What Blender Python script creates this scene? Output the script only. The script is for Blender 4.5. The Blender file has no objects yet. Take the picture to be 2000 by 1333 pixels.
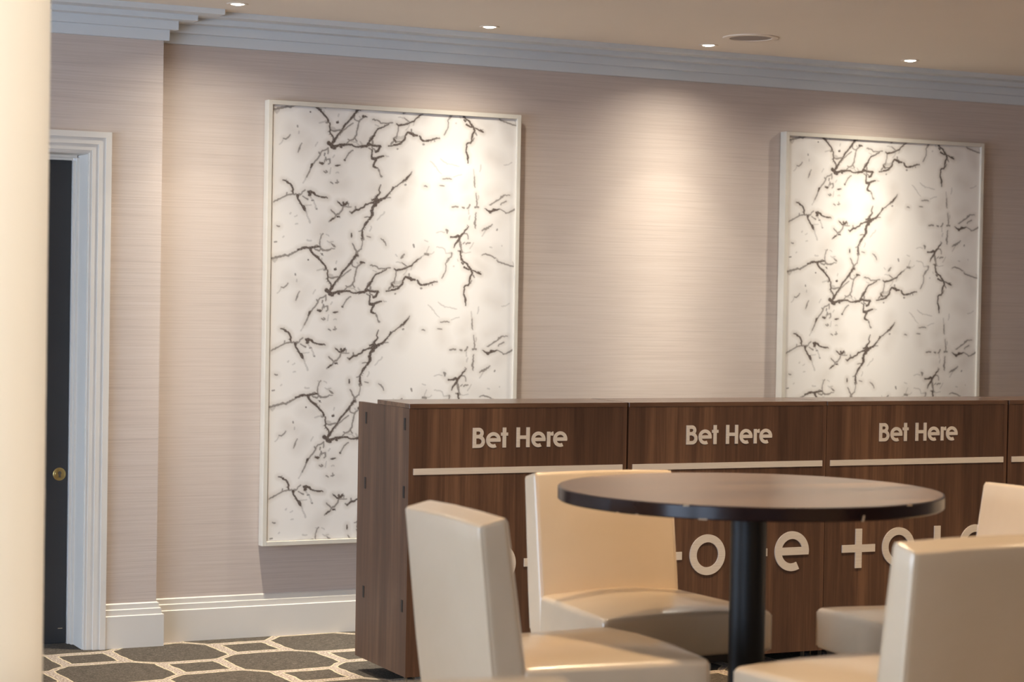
import bpy, bmesh, math, random
import numpy as np
from mathutils import Vector, Matrix
PI = math.pi
sc = bpy.context.scene
col = sc.collection
random.seed(7)

# ------------------------------------------------------------------ camera
cd = bpy.data.cameras.new('camera')
cam = bpy.data.objects.new('camera', cd)
col.objects.link(cam)
YAW, PITCH, ROLL = -0.46182, -0.0198, 0.01716
cam.matrix_world = (Matrix.Translation((-1.37443, -8.77194, 1.52)) @ Matrix.Rotation(YAW, 4, 'Z') @
                    Matrix.Rotation(PITCH, 4, 'X') @ Matrix.Rotation(PI / 2, 4, 'X') @ Matrix.Rotation(ROLL, 4, 'Z'))
cd.sensor_fit = 'HORIZONTAL'
cd.sensor_width = 36.0
cd.lens = 36.0 * 4056.97 / 2000.0
cd.clip_start = 0.05
cd.dof.use_dof = True
cd.dof.focus_distance = 8.2
cd.dof.aperture_fstop = 3.8
sc.camera = cam

# ------------------------------------------------------------------ world, exposure
w = bpy.data.worlds.new('daylight')
sc.world = w
w.use_nodes = True
wb = w.node_tree.nodes['Background']
wb.inputs[0].default_value = (0.60, 0.76, 1.0, 1)
wb.inputs[1].default_value = 12.9
sc.view_settings.view_transform = 'Standard'
sc.view_settings.look = 'None'
sc.view_settings.gamma = 1
sc.view_settings.use_curve_mapping = False
sc.view_settings.exposure = 0.0
sc.cycles.use_denoising = True
sc.cycles.max_bounces = 8
sc.cycles.diffuse_bounces = 5
sc.cycles.sample_clamp_indirect = 6.0

WARM = (1.0, 0.74, 0.46)
WALL_WASH_W = 380.0      # each visible downlight beside the wall
ROW_NEAR_W = 135.0       # downlights over the room, row by row
ROW_COUNTER_W = 200.0
ROW_REAR_W = 68.0
CEIL = 2.736
COLUMN_W = 430.0
WASH_COLOR = (1.0, 0.93, 0.80)
WASH_BEAM = [(0, 0.98), (12, 0.94), (15.6, 0.78), (17.8, 0.60), (20.7, 0.43), (24.6, 0.30), (30, 0.200), (38.5, 0.084), (50, 0.036), (62, 0.012), (72, 0.0)]

def portal(name, loc, size, rot):
    ld = bpy.data.lights.new(name, 'AREA')
    ld.shape = 'RECTANGLE'
    ld.size, ld.size_y = size
    ld.cycles.is_portal = True
    o = bpy.data.objects.new(name, ld)
    col.objects.link(o)
    o.location = loc
    o.rotation_euler = rot
    return o
WIN_Y = [-1.35, -3.75, -6.15, -8.55]
for i, wy in enumerate(WIN_Y):
    portal('window_portal', (-4.99, wy, 1.24), (2.36, 1.9), (0, -PI / 2, 0))

# ------------------------------------------------------------------ materials
def sl(c):
    return tuple(((v / 255.0) / 12.92 if v / 255.0 <= 0.04045 else ((v / 255.0 + 0.055) / 1.055) ** 2.4) for v in c) + (1,)

class NT:
    def __init__(s, name):
        s.m = bpy.data.materials.new(name)
        s.m.use_nodes = True
        s.t = s.m.node_tree
        s.b = s.t.nodes['Principled BSDF']
    def n(s, typ, **kw):
        nd = s.t.nodes.new(typ)
        for k, v in kw.items():
            if k.startswith('i_'):
                nd.inputs[k[2:].replace('_', ' ')].default_value = v
            else:
                setattr(nd, k, v)
        return nd
    def l(s, a, b):
        s.t.links.new(a, b)
    def math(s, op, a, b=None, c=None):
        nd = s.n('ShaderNodeMath', operation=op)
        for i, v in enumerate((a, b, c)):
            if v is None: continue
            if isinstance(v, (int, float)): nd.inputs[i].default_value = v
            else: s.l(v, nd.inputs[i])
        return nd.outputs[0]
    def coords(s, scale=(1, 1, 1), kind='Object'):
        tc = s.n('ShaderNodeTexCoord')
        mp = s.n('ShaderNodeMapping')
        mp.inputs['Scale'].default_value = scale
        s.l(tc.outputs[kind], mp.inputs[0])
        return mp.outputs[0]
    def noise(s, vec, scale, detail=4, rough=0.55, dist=0.0):
        nd = s.n('ShaderNodeTexNoise')
        nd.inputs['Scale'].default_value = scale
        nd.inputs['Detail'].default_value = detail
        nd.inputs['Roughness'].default_value = rough
        nd.inputs['Distortion'].default_value = dist
        s.l(vec, nd.inputs['Vector'])
        return nd.outputs[0]
    def ramp(s, fac, stops):
        nd = s.n('ShaderNodeValToRGB')
        e = nd.color_ramp.elements
        while len(e) < len(stops): e.new(0.5)
        for i, (p, c) in enumerate(stops):
            e[i].position = p
            e[i].color = c
        s.l(fac, nd.inputs[0])
        return nd.outputs[0]
    def mix(s, fac, a, b, mode='MIX'):
        nd = s.n('ShaderNodeMix', data_type='RGBA', blend_type=mode)
        for inp, v in ((nd.inputs[0], fac), (nd.inputs[6], a), (nd.inputs[7], b)):
            if isinstance(v, (int, float, tuple)): inp.default_value = v
            else: s.l(v, inp)
        return nd.outputs[2]
    def bump(s, h, strength, dist=0.01):
        nd = s.n('ShaderNodeBump')
        nd.inputs['Strength'].default_value = strength
        nd.inputs['Distance'].default_value = dist
        s.l(h, nd.inputs['Height'])
        s.l(nd.outputs[0], s.b.inputs['Normal'])
    def set(s, color=None, rough=None, metal=None, spec=None, coat=None):
        b = s.b.inputs
        if color is not None:
            if isinstance(color, tuple): b['Base Color'].default_value = color
            else: s.l(color, b['Base Color'])
        if rough is not None:
            if isinstance(rough, (int, float)): b['Roughness'].default_value = rough
            else: s.l(rough, b['Roughness'])
        if metal is not None: b['Metallic'].default_value = metal
        if spec is not None: b['Specular IOR Level'].default_value = spec
        if coat is not None: b['Coat Weight'].default_value = coat
        return s.m

def plain(name, c, rough=0.5, metal=0.0, var=0.06, scale=8.0, spec=0.5):
    m = NT(name)
    v = m.noise(m.coords(), scale, 3)
    a = sl(c)
    lo = tuple(x * (1 - var) for x in a[:3]) + (1,)
    hi = tuple(min(1, x * (1 + var)) for x in a[:3]) + (1,)
    return m.set(m.ramp(v, [(0.3, lo), (0.7, hi)]), rough, metal, spec)

def m_wallpaper():
    m = NT('grasscloth_wallpaper')
    v1 = m.noise(m.coords((0.9, 0.9, 90)), 1.6, 6, 0.7)
    v2 = m.noise(m.coords((3.0, 3.0, 330)), 1.0, 3, 0.6)
    v3 = m.noise(m.coords((0.5, 0.5, 1.2)), 0.9, 2)
    s = m.math('ADD', m.math('MULTIPLY', v1, 0.65), m.math('MULTIPLY', v2, 0.35))
    c = m.ramp(s, [(0.34, sl((182, 168, 158))), (0.50, sl((200, 186, 175))), (0.66, sl((208, 196, 187)))])
    c = m.mix(m.math('MULTIPLY', v3, 0.35), c, sl((200, 180, 168)))
    m.bump(s, 0.15, 0.003)
    return m.set(c, 0.62, 0, 0.3)

def m_carpet():
    m = NT('patterned_carpet')
    tc = m.n('ShaderNodeTexCoord')
    mp = m.n('ShaderNodeMapping', vector_type='TEXTURE')
    mp.inputs['Location'].default_value = (1.273, -0.643, 0)
    mp.inputs['Rotation'].default_value = (0, 0, math.radians(2.5))
    m.l(tc.outputs['Object'], mp.inputs[0])
    wob = m.n('ShaderNodeTexNoise', i_Scale=9.0, i_Detail=2.0)
    m.l(mp.outputs[0], wob.inputs['Vector'])
    wv = m.n('ShaderNodeVectorMath', operation='SCALE')
    sub = m.n('ShaderNodeVectorMath', operation='SUBTRACT')
    m.l(wob.outputs['Color'], sub.inputs[0]); sub.inputs[1].default_value = (0.5, 0.5, 0.5)
    m.l(sub.outputs[0], wv.inputs[0]); wv.inputs['Scale'].default_value = 0.03
    ad = m.n('ShaderNodeVectorMath', operation='ADD')
    m.l(mp.outputs[0], ad.inputs[0]); m.l(wv.outputs[0], ad.inputs[1])
    xyz = m.n('ShaderNodeSeparateXYZ'); m.l(ad.outputs[0], xyz.inputs[0])
    X, Y = xyz.outputs[0], xyz.outputs[1]
    s = m.math('DIVIDE', m.math('ADD', X, Y), 0.716)
    t = m.math('DIVIDE', m.math('SUBTRACT', X, Y), 0.716)
    def fold(off):
        a = m.math('SUBTRACT', m.math('FRACT', m.math('ADD', s, off)), 0.5)
        b = m.math('SUBTRACT', m.math('FRACT', m.math('ADD', t, off)), 0.5)
        dx = m.math('ABSOLUTE', m.math('MULTIPLY', m.math('ADD', a, b), 0.358))
        dy = m.math('ABSOLUTE', m.math('MULTIPLY', m.math('SUBTRACT', a, b), 0.358))
        return dx, dy
    ox, oy = fold(0.0)
    qx, qy = fold(0.5)
    dO = m.math('MAXIMUM', m.math('SUBTRACT', m.math('MAXIMUM', ox, oy), 0.208),
                m.math('MULTIPLY', m.math('SUBTRACT', m.math('ADD', ox, oy), 0.335), 0.75))
    dS = m.math('SUBTRACT', m.math('MAXIMUM', qx, qy), 0.094)
    d = m.math('MINIMUM', dO, dS)
    band = m.math('GREATER_THAN', d, 0.0)
    core = m.math('GREATER_THAN', d, 0.0065)
    fib = m.noise(m.coords((14, 160, 1)), 2.0, 4, 0.7)
    spk = m.noise(m.coords((1, 1, 1)), 120.0, 3, 0.8)
    dark = m.ramp(m.math('ADD', m.math('MULTIPLY', fib, 0.6), m.math('MULTIPLY', spk, 0.4)),
                  [(0.36, sl((46, 41, 36))), (0.51, sl((82, 75, 67))), (0.62, sl((134, 122, 108)))])
    lite = m.ramp(spk, [(0.40, sl((112, 96, 84))), (0.50, sl((172, 156, 142))), (0.60, sl((202, 188, 174)))])
    c = m.mix(band, dark, sl((204, 188, 156)))
    c = m.mix(core, c, lite)
    m.bump(spk, 0.5, 0.004)
    return m.set(c, 0.95, 0, 0.1)

def m_wood(name, c0, c1, c2, rough=0.42, axis='Z'):
    m = NT(name)
    sc_ = {'Z': (26, 26, 0.9), 'X': (0.9, 26, 26)}[axis]
    sc2 = {'Z': (5, 5, 0.25), 'X': (0.5, 5, 5)}[axis]
    v = m.noise(m.coords(sc_), 1.6, 7, 0.62, 0.6)
    b = m.noise(m.coords(sc2), 1.7, 3, 0.5, 0.3)
    k = m.noise(m.coords((60, 60, 1.4) if axis == 'Z' else (1.4, 60, 60)), 2.4, 4, 0.7, 0.4)
    f = m.math('ADD', m.math('ADD', m.math('MULTIPLY', v, 0.36), m.math('MULTIPLY', b, 0.44)), m.math('MULTIPLY', k, 0.20))
    c = m.ramp(f, [(0.36, sl(c0)), (0.50, sl(c1)), (0.62, sl(c2))])
    m.bump(v, 0.06, 0.002)
    return m.set(c, rough, 0, 0.4)

def m_brushed():
    m = NT('brushed_nickel')
    v = m.noise(m.coords((4, 4, 400)), 2.0, 3)
    return m.set(m.ramp(v, [(0.3, sl((222, 212, 200))), (0.7, sl((242, 236, 226)))]), 0.40, 0.40, 0.5)

def m_vinyl():
    m = NT('cream_vinyl')
    v = m.noise(m.coords((1, 1, 1)), 3.0, 4, 0.6, 0.4)
    cr = m.noise(m.coords((1, 1, 1)), 150.0, 2, 0.5)
    h = m.math('ADD', m.math('MULTIPLY', v, 1.0), m.math('MULTIPLY', cr, 0.02))
    m.bump(h, 0.25, 0.02)
    m.b.inputs['Coat Roughness'].default_value = 0.22
    return m.set(m.ramp(v, [(0.3, sl((214, 191, 160))), (0.7, sl((221, 199, 170)))]), 0.32, 0, 0.5, 0.8)

def m_print():
    m = NT('marble_print')
    at = m.n('ShaderNodeAttribute', attribute_name='ink')
    at2 = m.n('ShaderNodeAttribute', attribute_name='haze')
    st = m.noise(m.coords((1, 1, 1)), 5.0, 5, 0.65)
    base = m.mix(m.math('MULTIPLY', m.math('MULTIPLY', at2.outputs['Fac'], st), 1.25), sl((233, 227, 220)), sl((150, 130, 108)))
    spk = m.noise(m.coords((1, 1, 1)), 260.0, 3, 0.7)
    br = m.math('MULTIPLY', at.outputs['Fac'], m.ramp(spk, [(0.32, (0.55,) * 3 + (1,)), (0.5, (1, 1, 1, 1))]))
    c = m.mix(br, base, sl((84, 70, 62)))
    return m.set(c, 0.55, 0, 0.3)

M = {}
M['paper'] = m_wallpaper()
M['carpet'] = m_carpet()
M['walnut'] = m_wood('walnut_laminate', (60, 42, 32), (84, 60, 46), (110, 81, 61), 0.42)
M['walnut_top'] = m_wood('walnut_counter_top', (66, 47, 37), (92, 68, 53), (116, 88, 68), 0.24, 'X')
M['tabletop'] = m_wood('stained_tabletop', (62, 42, 27), (102, 76, 52), (144, 113, 80), 0.24, 'X')
M['edge'] = plain('dark_lipping', (34, 17, 14), 0.22, 0, 0.08, 30, 0.28)
M['chip'] = plain('bare_wood_chip', (196, 172, 140), 0.7)
M['white'] = plain('satin_white_paint', (222, 214, 203), 0.38, 0, 0.02, 3)
M['cornice'] = plain('cornice_white_paint', (212, 214, 214), 0.55, 0, 0.015, 3)
M['ceil'] = plain('matt_ceiling_paint', (232, 221, 206), 0.8, 0, 0.015, 1.2, 0.2)
M['cream'] = plain('cream_column_paint', (240, 228, 212), 0.5, 0, 0.015, 2)
M['frame'] = plain('picture_frame_white', (214, 206, 192), 0.45, 0, 0.03, 14)
M['door'] = plain('charcoal_door_paint', (50, 50, 51), 0.42, 0, 0.06, 5)
M['brass'] = plain('aged_brass', (176, 152, 96), 0.32, 0.85, 0.1, 40)
M['steel'] = plain('lock_steel', (120, 112, 100), 0.35, 0.9, 0.1, 40)
M['black'] = plain('black_plastic', (16, 16, 18), 0.45, 0, 0.1, 20)
M['blackgloss'] = plain('black_powder_coat', (9, 9, 10), 0.45, 0, 0.05, 20, 0.4)
M['legwood'] = plain('dark_stained_leg', (34, 24, 20), 0.4, 0, 0.15, 20)
M['rubber'] = plain('castor_rubber', (28, 28, 30), 0.6, 0, 0.1, 30)
M['nickel'] = m_brushed()
M['vinyl'] = m_vinyl()
M['print'] = m_print()
M['grille'] = plain('speaker_grille', (150, 138, 130), 0.7, 0, 0.08, 200)
M['ringwhite'] = plain('fixture_white', (228, 214, 196), 0.5)
M['inside'] = plain('carcass_dark', (44, 34, 29), 0.6)
em = NT('lamp_lens')
em.set((0.9, 0.9, 0.85, 1), 0.3)
em.b.inputs['Emission Color'].default_value = (1.0, 0.93, 0.80, 1)
em.b.inputs['Emission Strength'].default_value = 26.0
M['lens'] = em.m
gl = NT('window_glass')
for nd in list(gl.t.nodes):
    if nd.type != 'OUTPUT_MATERIAL': gl.t.nodes.remove(nd)
tr = gl.n('ShaderNodeBsdfTransparent'); gs = gl.n('ShaderNodeBsdfGlossy'); gs.inputs['Roughness'].default_value = 0.02
mx = gl.n('ShaderNodeMixShader'); mx.inputs[0].default_value = 0.06
gl.l(tr.outputs[0], mx.inputs[1]); gl.l(gs.outputs[0], mx.inputs[2])
gl.l(mx.outputs[0], gl.t.nodes['Material Output'].inputs[0])
M['glass'] = gl.m

# ------------------------------------------------------------------ helpers
def obj(name, bm, mat, parent=None, smooth=False, loc=None):
    me = bpy.data.meshes.new(name)
    bmesh.ops.recalc_face_normals(bm, faces=bm.faces)
    bm.to_mesh(me)
    bm.free()
    for mm in (mat if isinstance(mat, (list, tuple)) else [mat]):
        me.materials.append(mm)
    if smooth:
        me.shade_smooth()
        try: me.set_sharp_from_angle(angle=math.radians(38))
        except Exception: pass
    o = bpy.data.objects.new(name, me)
    col.objects.link(o)
    if parent: o.parent = parent
    if loc: o.location = loc
    return o

def tag(o, label, cat, group=None):
    o['label'] = label
    o['category'] = cat
    if group: o['group'] = group
    return o

def thing(name, label, cat, loc=(0, 0, 0), rz=0.0, group=None):
    o = bpy.data.objects.new(name, None)
    o.empty_display_size = 0.1
    col.objects.link(o)
    o.location = loc
    o.rotation_euler = (0, 0, rz)
    return tag(o, label, cat, group)

def struct(name, bm, mat, smooth=False):
    o = obj(name, bm, mat, None, smooth)
    o['kind'] = 'structure'
    return o

def box(bm, x0, x1, y0, y1, z0, z1, mi=0):
    vs = [bm.verts.new(p) for p in ((x0, y0, z0), (x1, y0, z0), (x1, y1, z0), (x0, y1, z0), (x0, y0, z1), (x1, y0, z1), (x1, y1, z1), (x0, y1, z1))]
    fs = []
    for f in ((0, 3, 2, 1), (4, 5, 6, 7), (0, 1, 5, 4), (1, 2, 6, 5), (2, 3, 7, 6), (3, 0, 4, 7)):
        fc = bm.faces.new([vs[i] for i in f]); fc.material_index = mi; fs.append(fc)
    return vs, fs

def bx(*a, bevel=0.0, seg=2):
    bm = bmesh.new()
    box(bm, *a)
    if bevel:
        bmesh.ops.bevel(bm, geom=bm.edges[:], offset=bevel, segments=seg, affect='EDGES', profile=0.6)
    return bm

def lathe(prof, n=48, cx=0, cy=0, bm=None, mi=0):
    """prof: list of (r, z)"""
    bm = bm or bmesh.new()
    rings = []
    for r, z in prof:
        if r < 1e-6: rings.append([bm.verts.new((cx, cy, z))])
        else: rings.append([bm.verts.new((cx + r * math.cos(2 * PI * i / n), cy + r * math.sin(2 * PI * i / n), z)) for i in range(n)])
    for a, b in zip(rings, rings[1:]):
        for i in range(n):
            j = (i + 1) % n
            if len(a) == 1 and len(b) == 1: continue
            if len(a) == 1: f = bm.faces.new((a[0], b[i], b[j]))
            elif len(b) == 1: f = bm.faces.new((a[i], a[j], b[0]))
            else: f = bm.faces.new((a[i], a[j], b[j], b[i]))
            f.material_index = mi
    return bm

def extrude_profile(prof, a, b, plane='X'):
    """closed profile [(d, z)] swept from a to b; plane X: along x, d is y. plane Y: along y, d is x"""
    bm = bmesh.new()
    def P(t, d, z): return (t, d, z) if plane == 'X' else (d, t, z)
    A = [bm.verts.new(P(a, d, z)) for d, z in prof]
    B = [bm.verts.new(P(b, d, z)) for d, z in prof]
    n = len(prof)
    for i in range(n):
        j = (i + 1) % n
        bm.faces.new((A[i], A[j], B[j], B[i]))
    bm.faces.new(A); bm.faces.new(B[::-1])
    return bm

def tube(bm, pts, r, n=8, closed=False):
    pts = [Vector(p) for p in pts]
    rings = []
    m = len(pts)
    for i, p in enumerate(pts):
        if closed: t = pts[(i + 1) % m] - pts[i - 1]
        else: t = pts[min(i + 1, m - 1)] - pts[max(i - 1, 0)]
        t.normalize()
        u = t.orthogonal().normalized() if i == 0 else (u0 - t * u0.dot(t)).normalized()
        u0 = u
        v = t.cross(u)
        rings.append([bm.verts.new(p + (u * math.cos(2 * PI * k / n) + v * math.sin(2 * PI * k / n)) * r) for k in range(n)])
    rr = list(zip(rings, rings[1:])) + ([(rings[-1], rings[0])] if closed else [])
    for a, b in rr:
        for k in range(n):
            bm.faces.new((a[k], a[(k + 1) % n], b[(k + 1) % n], b[k]))
    if not closed:
        bm.faces.new(rings[0][::-1]); bm.faces.new(rings[-1])

# ------------------------------------------------------------------ room shell
RX0, RX1, RY0 = -5.0, 9.0, -12.0
XP, YP = 1.255, -0.08            # corner and face of the projecting wall bay with the door
DX0, DX1, DZ = 0.036, 0.936, 2.112   # door opening

bm = bmesh.new(); box(bm, RX0 - 0.2, RX1 + 0.2, RY0 - 0.2, 0.6, -0.12, 0.0)
struct('floor', bm, M['carpet'])
bm = bmesh.new(); box(bm, RX0 - 0.2, RX1 + 0.2, RY0 - 0.2, 0.6, CEIL, CEIL + 0.15)
struct('ceiling', bm, M['ceil'])
bm = bmesh.new()
box(bm, XP, RX1 + 0.2, 0.0, 0.25, 0, CEIL)
box(bm, DX1, XP, YP, 0.25, 0, CEIL)
box(bm, RX0 - 0.2, DX0, YP, 0.25, 0, CEIL)
box(bm, DX0, DX1, YP, 0.25, DZ, CEIL)
struct('wall_back', bm, M['paper'])
struct('wall_right', bx(RX1, RX1 + 0.2, RY0, 0.0, 0, CEIL), M['paper'])
struct('wall_front', bx(RX0, RX1, RY0 - 0.2, RY0, 0, CEIL), M['paper'])
bm = bmesh.new()
ys = [0.25]
for wy in WIN_Y: ys += [wy + 0.95, wy - 0.95]
ys += [RY0]
for i in range(0, len(ys), 2):
    box(bm, RX0 - 0.2, RX0, ys[i + 1], ys[i], 0, CEIL)
for wy in WIN_Y:
    box(bm, RX0 - 0.2, RX0, wy - 0.95, wy + 0.95, 0, 0.06)
    box(bm, RX0 - 0.2, RX0, wy - 0.95, wy + 0.95, 2.4, CEIL)
struct('wall_left', bm, M['paper'])
for i, wy in enumerate(WIN_Y):
    wb_ = bmesh.new()
    y0, y1, z0, z1, t = wy - 0.95, wy + 0.95, 0.06, 2.4, 0.05
    box(wb_, RX0 - 0.14, RX0 - 0.08, y0, y0 + t, z0, z1)
    box(wb_, RX0 - 0.14, RX0 - 0.08, y1 - t, y1, z0, z1)
    box(wb_, RX0 - 0.14, RX0 - 0.08, y0 + t, y1 - t, z0, z0 + t)
    box(wb_, RX0 - 0.14, RX0 - 0.08, y0 + t, y1 - t, z1 - t, z1)
    box(wb_, RX0 - 0.14, RX0 - 0.08, wy - 0.02, wy + 0.02, z0 + t, z1 - t)
    wo = struct('window_%d' % (i + 1), wb_, M['white'])
    gb = bmesh.new(); box(gb, RX0 - 0.115, RX0 - 0.105, y0 + t, y1 - t, z0 + t, z1 - t)
    obj('pane', gb, M['glass'], wo)

# cornice : four steps, returns round the end of the bay
steps = [(0.02, 2.608, 2.653), (0.05, 2.653, 2.690), (0.115, 2.690, 2.713), (0.205, 2.713, CEIL)]
def cornice_profile(y):
    p = [(y, 2.608)]
    for d, z0, z1 in steps:
        p += [(y - d, z0), (y - d, z1)]
    p += [(y, CEIL)]
    return p
bm = bmesh.new()
for d, z0, z1 in steps:
    box(bm, XP + d, RX1, -d, 0.0, z0, z1)
struct('trim_1', bm, M['cornice'])
bm = bmesh.new()
for d, z0, z1 in steps:
    box(bm, RX0, XP + d, YP - d, YP, z0, z1)
    box(bm, XP, XP + d, YP, -0.0, z0, z1)
struct('trim_2', bm, M['cornice'])

# skirting
def skirt(y):
    return [(y, 0), (y - 0.028, 0), (y - 0.028, 0.137), (y - 0.019, 0.1395), (y - 0.019, 0.163), (y - 0.010, 0.1655), (y - 0.010, 0.186), (y, 0.190)]
struct('baseboard_back', extrude_profile(skirt(0.0), XP, RX1), M['white'])
AX = 1.025                       # outer edge of the door architrave
bm = extrude_profile(skirt(YP), AX, XP, 'X')
pr = [(d, z) for d, z in skirt(YP)]
rb = []
for d, z in [(0.0, 0), (0.028, 0), (0.028, 0.137), (0.019, 0.1395), (0.019, 0.163), (0.010, 0.1655), (0.010, 0.186), (0.0, 0.190)]:
    rb.append((d, z))
A = [bm.verts.new((XP + d, YP - d, z)) for d, z in rb]
B = [bm.verts.new((XP + d, 0.0, z)) for d, z in rb]
C = [bm.verts.new((XP, YP - d, z)) for d, z in rb]
for i in range(len(rb)):
    j = (i + 1) % len(rb)
    bm.faces.new((A[i], A[j], B[j], B[i]))
    bm.faces.new((C[i], C[j], A[j], A[i]))
bmesh.ops.remove_doubles(bm, verts=bm.verts, dist=1e-5)
struct('baseboard_left', bm, M['white'])
struct('baseboard_door', extrude_profile(skirt(YP), RX0, DX0 - 0.089, 'X'), M['white'])

# door lining and stepped architrave
bm = bmesh.new()
for d0, d1, th in ((0.089, 0.064, 0.034), (0.064, 0.036, 0.026), (0.036, 0.010, 0.018), (0.010, 0.0, 0.012)):
    box(bm, DX1 + d1, DX1 + d0, YP - th, YP, 0, DZ + d1)
    box(bm, DX0 - d0, DX0 - d1, YP - th, YP, 0, DZ + d1)
    box(bm, DX0 - d0, DX1 + d0, YP - th, YP, DZ + d1, DZ + d0)
struct('trim_3', bm, M['white'])
bm = bmesh.new()
for s, xe in ((1, DX1), (-1, DX0)):
    a, b = sorted((xe - s * 0.004, xe)); box(bm, a, b, YP, 0.085, 0, DZ - 0.004)
    a, b = sorted((xe - s * 0.024, xe)); box(bm, a, b, 0.085, 0.20, 0, DZ - 0.024)
    a, b = sorted((xe - s * 0.014, xe)); box(bm, a, b, 0.060, 0.085, 0, DZ - 0.014)
box(bm, DX0, DX1, YP, 0.085, DZ - 0.004, DZ)
box(bm, DX0 + 0.014, DX1 - 0.014, 0.060, 0.085, DZ - 0.014, DZ - 0.004)
box(bm, DX0 + 0.024, DX1 - 0.024, 0.085, 0.20, DZ - 0.024, DZ - 0.004)
struct('trim_4', bm, M['white'])
dr = struct('door_1', bx(DX0 + 0.027, DX1 - 0.027, 0.10, 0.145, 0.003, DZ - 0.025, bevel=0.002), M['door'])
def on_door(prof, x, z):
    b_ = lathe(prof, 40)
    bmesh.ops.rotate(b_, verts=b_.verts, cent=(0, 0, 0), matrix=Matrix.Rotation(PI / 2, 3, 'X'))
    bmesh.ops.translate(b_, verts=b_.verts, vec=(x, 0.10, z))
    return b_
KX, KZ = 0.872, 0.735
esc = obj('lock_escutcheon', on_door([(0.0, 0.006), (0.018, 0.006), (0.0195, 0.0045), (0.024, 0.0045), (0.028, 0.002), (0.028, -0.001), (0, -0.001)], KX, KZ), M['brass'], dr, True)
esc['label'] = 'round brass lock escutcheon'
kb = on_door([(0, 0.009), (0.0075, 0.009), (0.0085, 0.005), (0, 0.005)], KX, KZ + 0.005)
box(kb, KX - 0.0045, KX + 0.0045, 0.10 - 0.0085, 0.10 - 0.005, KZ - 0.014, KZ)
obj('lock_cylinder', kb, M['steel'], esc, True)
sb = bmesh.new(); box(sb, KX + 0.002, KX + 0.022, 0.0988, 0.1001, 0.066, 0.0685)
obj('scuff_mark', sb, M['chip'], dr)

# round cream column, near the camera on the left
CR = 0.27
fwd = Vector((0.0, 0.0, 0.0))
CX, CY = -0.2724, -4.2964        # tangent point seen from the camera
vd = Vector((CX + 1.37443, CY + 8.77194)).normalized()
ccx, ccy = CX - vd.y * CR, CY + vd.x * CR
tag(obj('column', lathe([(0, 0), (CR, 0), (CR, CEIL), (0, CEIL)], 128, ccx, ccy), M['cream'], None, True),
    'wide round cream painted column standing in the left foreground', 'column')

# ------------------------------------------------------------------ ceiling fixtures
def downlight(label, x, y, watts, group, blend=1.0, cone=92, color=None, aim=(0, 0), beam=None, soft=0.028):
    t = thing('downlight', label, 'downlight', (x, y, CEIL), 0, group)
    obj('trim_ring', lathe([(0.028, 0.0), (0.028, -0.002), (0.034, -0.004), (0.043, -0.003), (0.046, 0.0)], 40), M['ringwhite'], t, True)
    obj('lamp_lens', lathe([(0.0, -0.006), (0.016, -0.005), (0.028, -0.001), (0.028, 0.0), (0, 0)], 32), M['lens'], t, True)
    ld = bpy.data.lights.new('lamp', 'SPOT')
    ld.energy = watts
    ld.color = color or WARM
    ld.spot_size = math.radians(cone)
    ld.spot_blend = blend
    ld.shadow_soft_size = soft
    if beam:
        # photometric curve of the lamp: intensity against the angle from its axis
        ld.use_nodes = True
        nt = ld.node_tree
        emn = nt.nodes['Emission']
        tcn = nt.nodes.new('ShaderNodeTexCoord')
        sp_ = nt.nodes.new('ShaderNodeSeparateXYZ')
        nt.links.new(tcn.outputs['Normal'], sp_.inputs[0])
        ab = nt.nodes.new('ShaderNodeMath'); ab.operation = 'ABSOLUTE'
        nt.links.new(sp_.outputs[2], ab.inputs[0])
        ac = nt.nodes.new('ShaderNodeMath'); ac.operation = 'ARCCOSINE'
        nt.links.new(ab.outputs[0], ac.inputs[0])
        dv_ = nt.nodes.new('ShaderNodeMath'); dv_.operation = 'DIVIDE'
        nt.links.new(ac.outputs[0], dv_.inputs[0]); dv_.inputs[1].default_value = math.radians(80)
        rp = nt.nodes.new('ShaderNodeValToRGB')
        el = rp.color_ramp.elements
        while len(el) < len(beam): el.new(0.5)
        for i, (a_, v_) in enumerate(beam):
            el[i].position = a_ / 80.0
            el[i].color = (v_, v_, v_, 1)
        nt.links.new(dv_.outputs[0], rp.inputs[0])
        nt.links.new(rp.outputs[0], emn.inputs['Strength'])
    lo = bpy.data.objects.new('lamp', ld)
    col.objects.link(lo)
    lo.parent = t
    lo.location = (0, 0, -0.036)
    lo.rotation_euler = (math.radians(aim[0]), math.radians(aim[1]), 0)
    return t
wl = [(1.452, -0.470, 0.90, 'leftmost of the four recessed ceiling downlights, above left corner of left picture'),
      (2.650, -0.408, 0.74, 'second ceiling downlight from the left, above right side of left picture'),
      (3.800, -0.398, 1.0, 'third ceiling downlight from the left, just left of the ceiling speaker'),
      (4.940, -0.440, 0.94, 'rightmost ceiling downlight, above the right picture')]
for x, y, f, lb in wl:
    downlight(lb, x, y, WALL_WASH_W * f, 'recessed downlights along the picture wall', 0.1, 156, WASH_COLOR, (0, 0), WASH_BEAM)
sp = thing('ceiling_speaker', 'flush round ceiling speaker with grey grille beside the third downlight', 'speaker', (3.812, -0.742, CEIL))
obj('rim', lathe([(0.095, -0.001), (0.097, -0.005), (0.120, -0.006), (0.127, -0.004), (0.128, 0.0), (0.095, 0)], 64), M['ringwhite'], sp, True)
obj('grille', lathe([(0, -0.0035), (0.0945, -0.0025), (0.0945, 0.0), (0, 0.0)], 64), M['grille'], sp, True)
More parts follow.
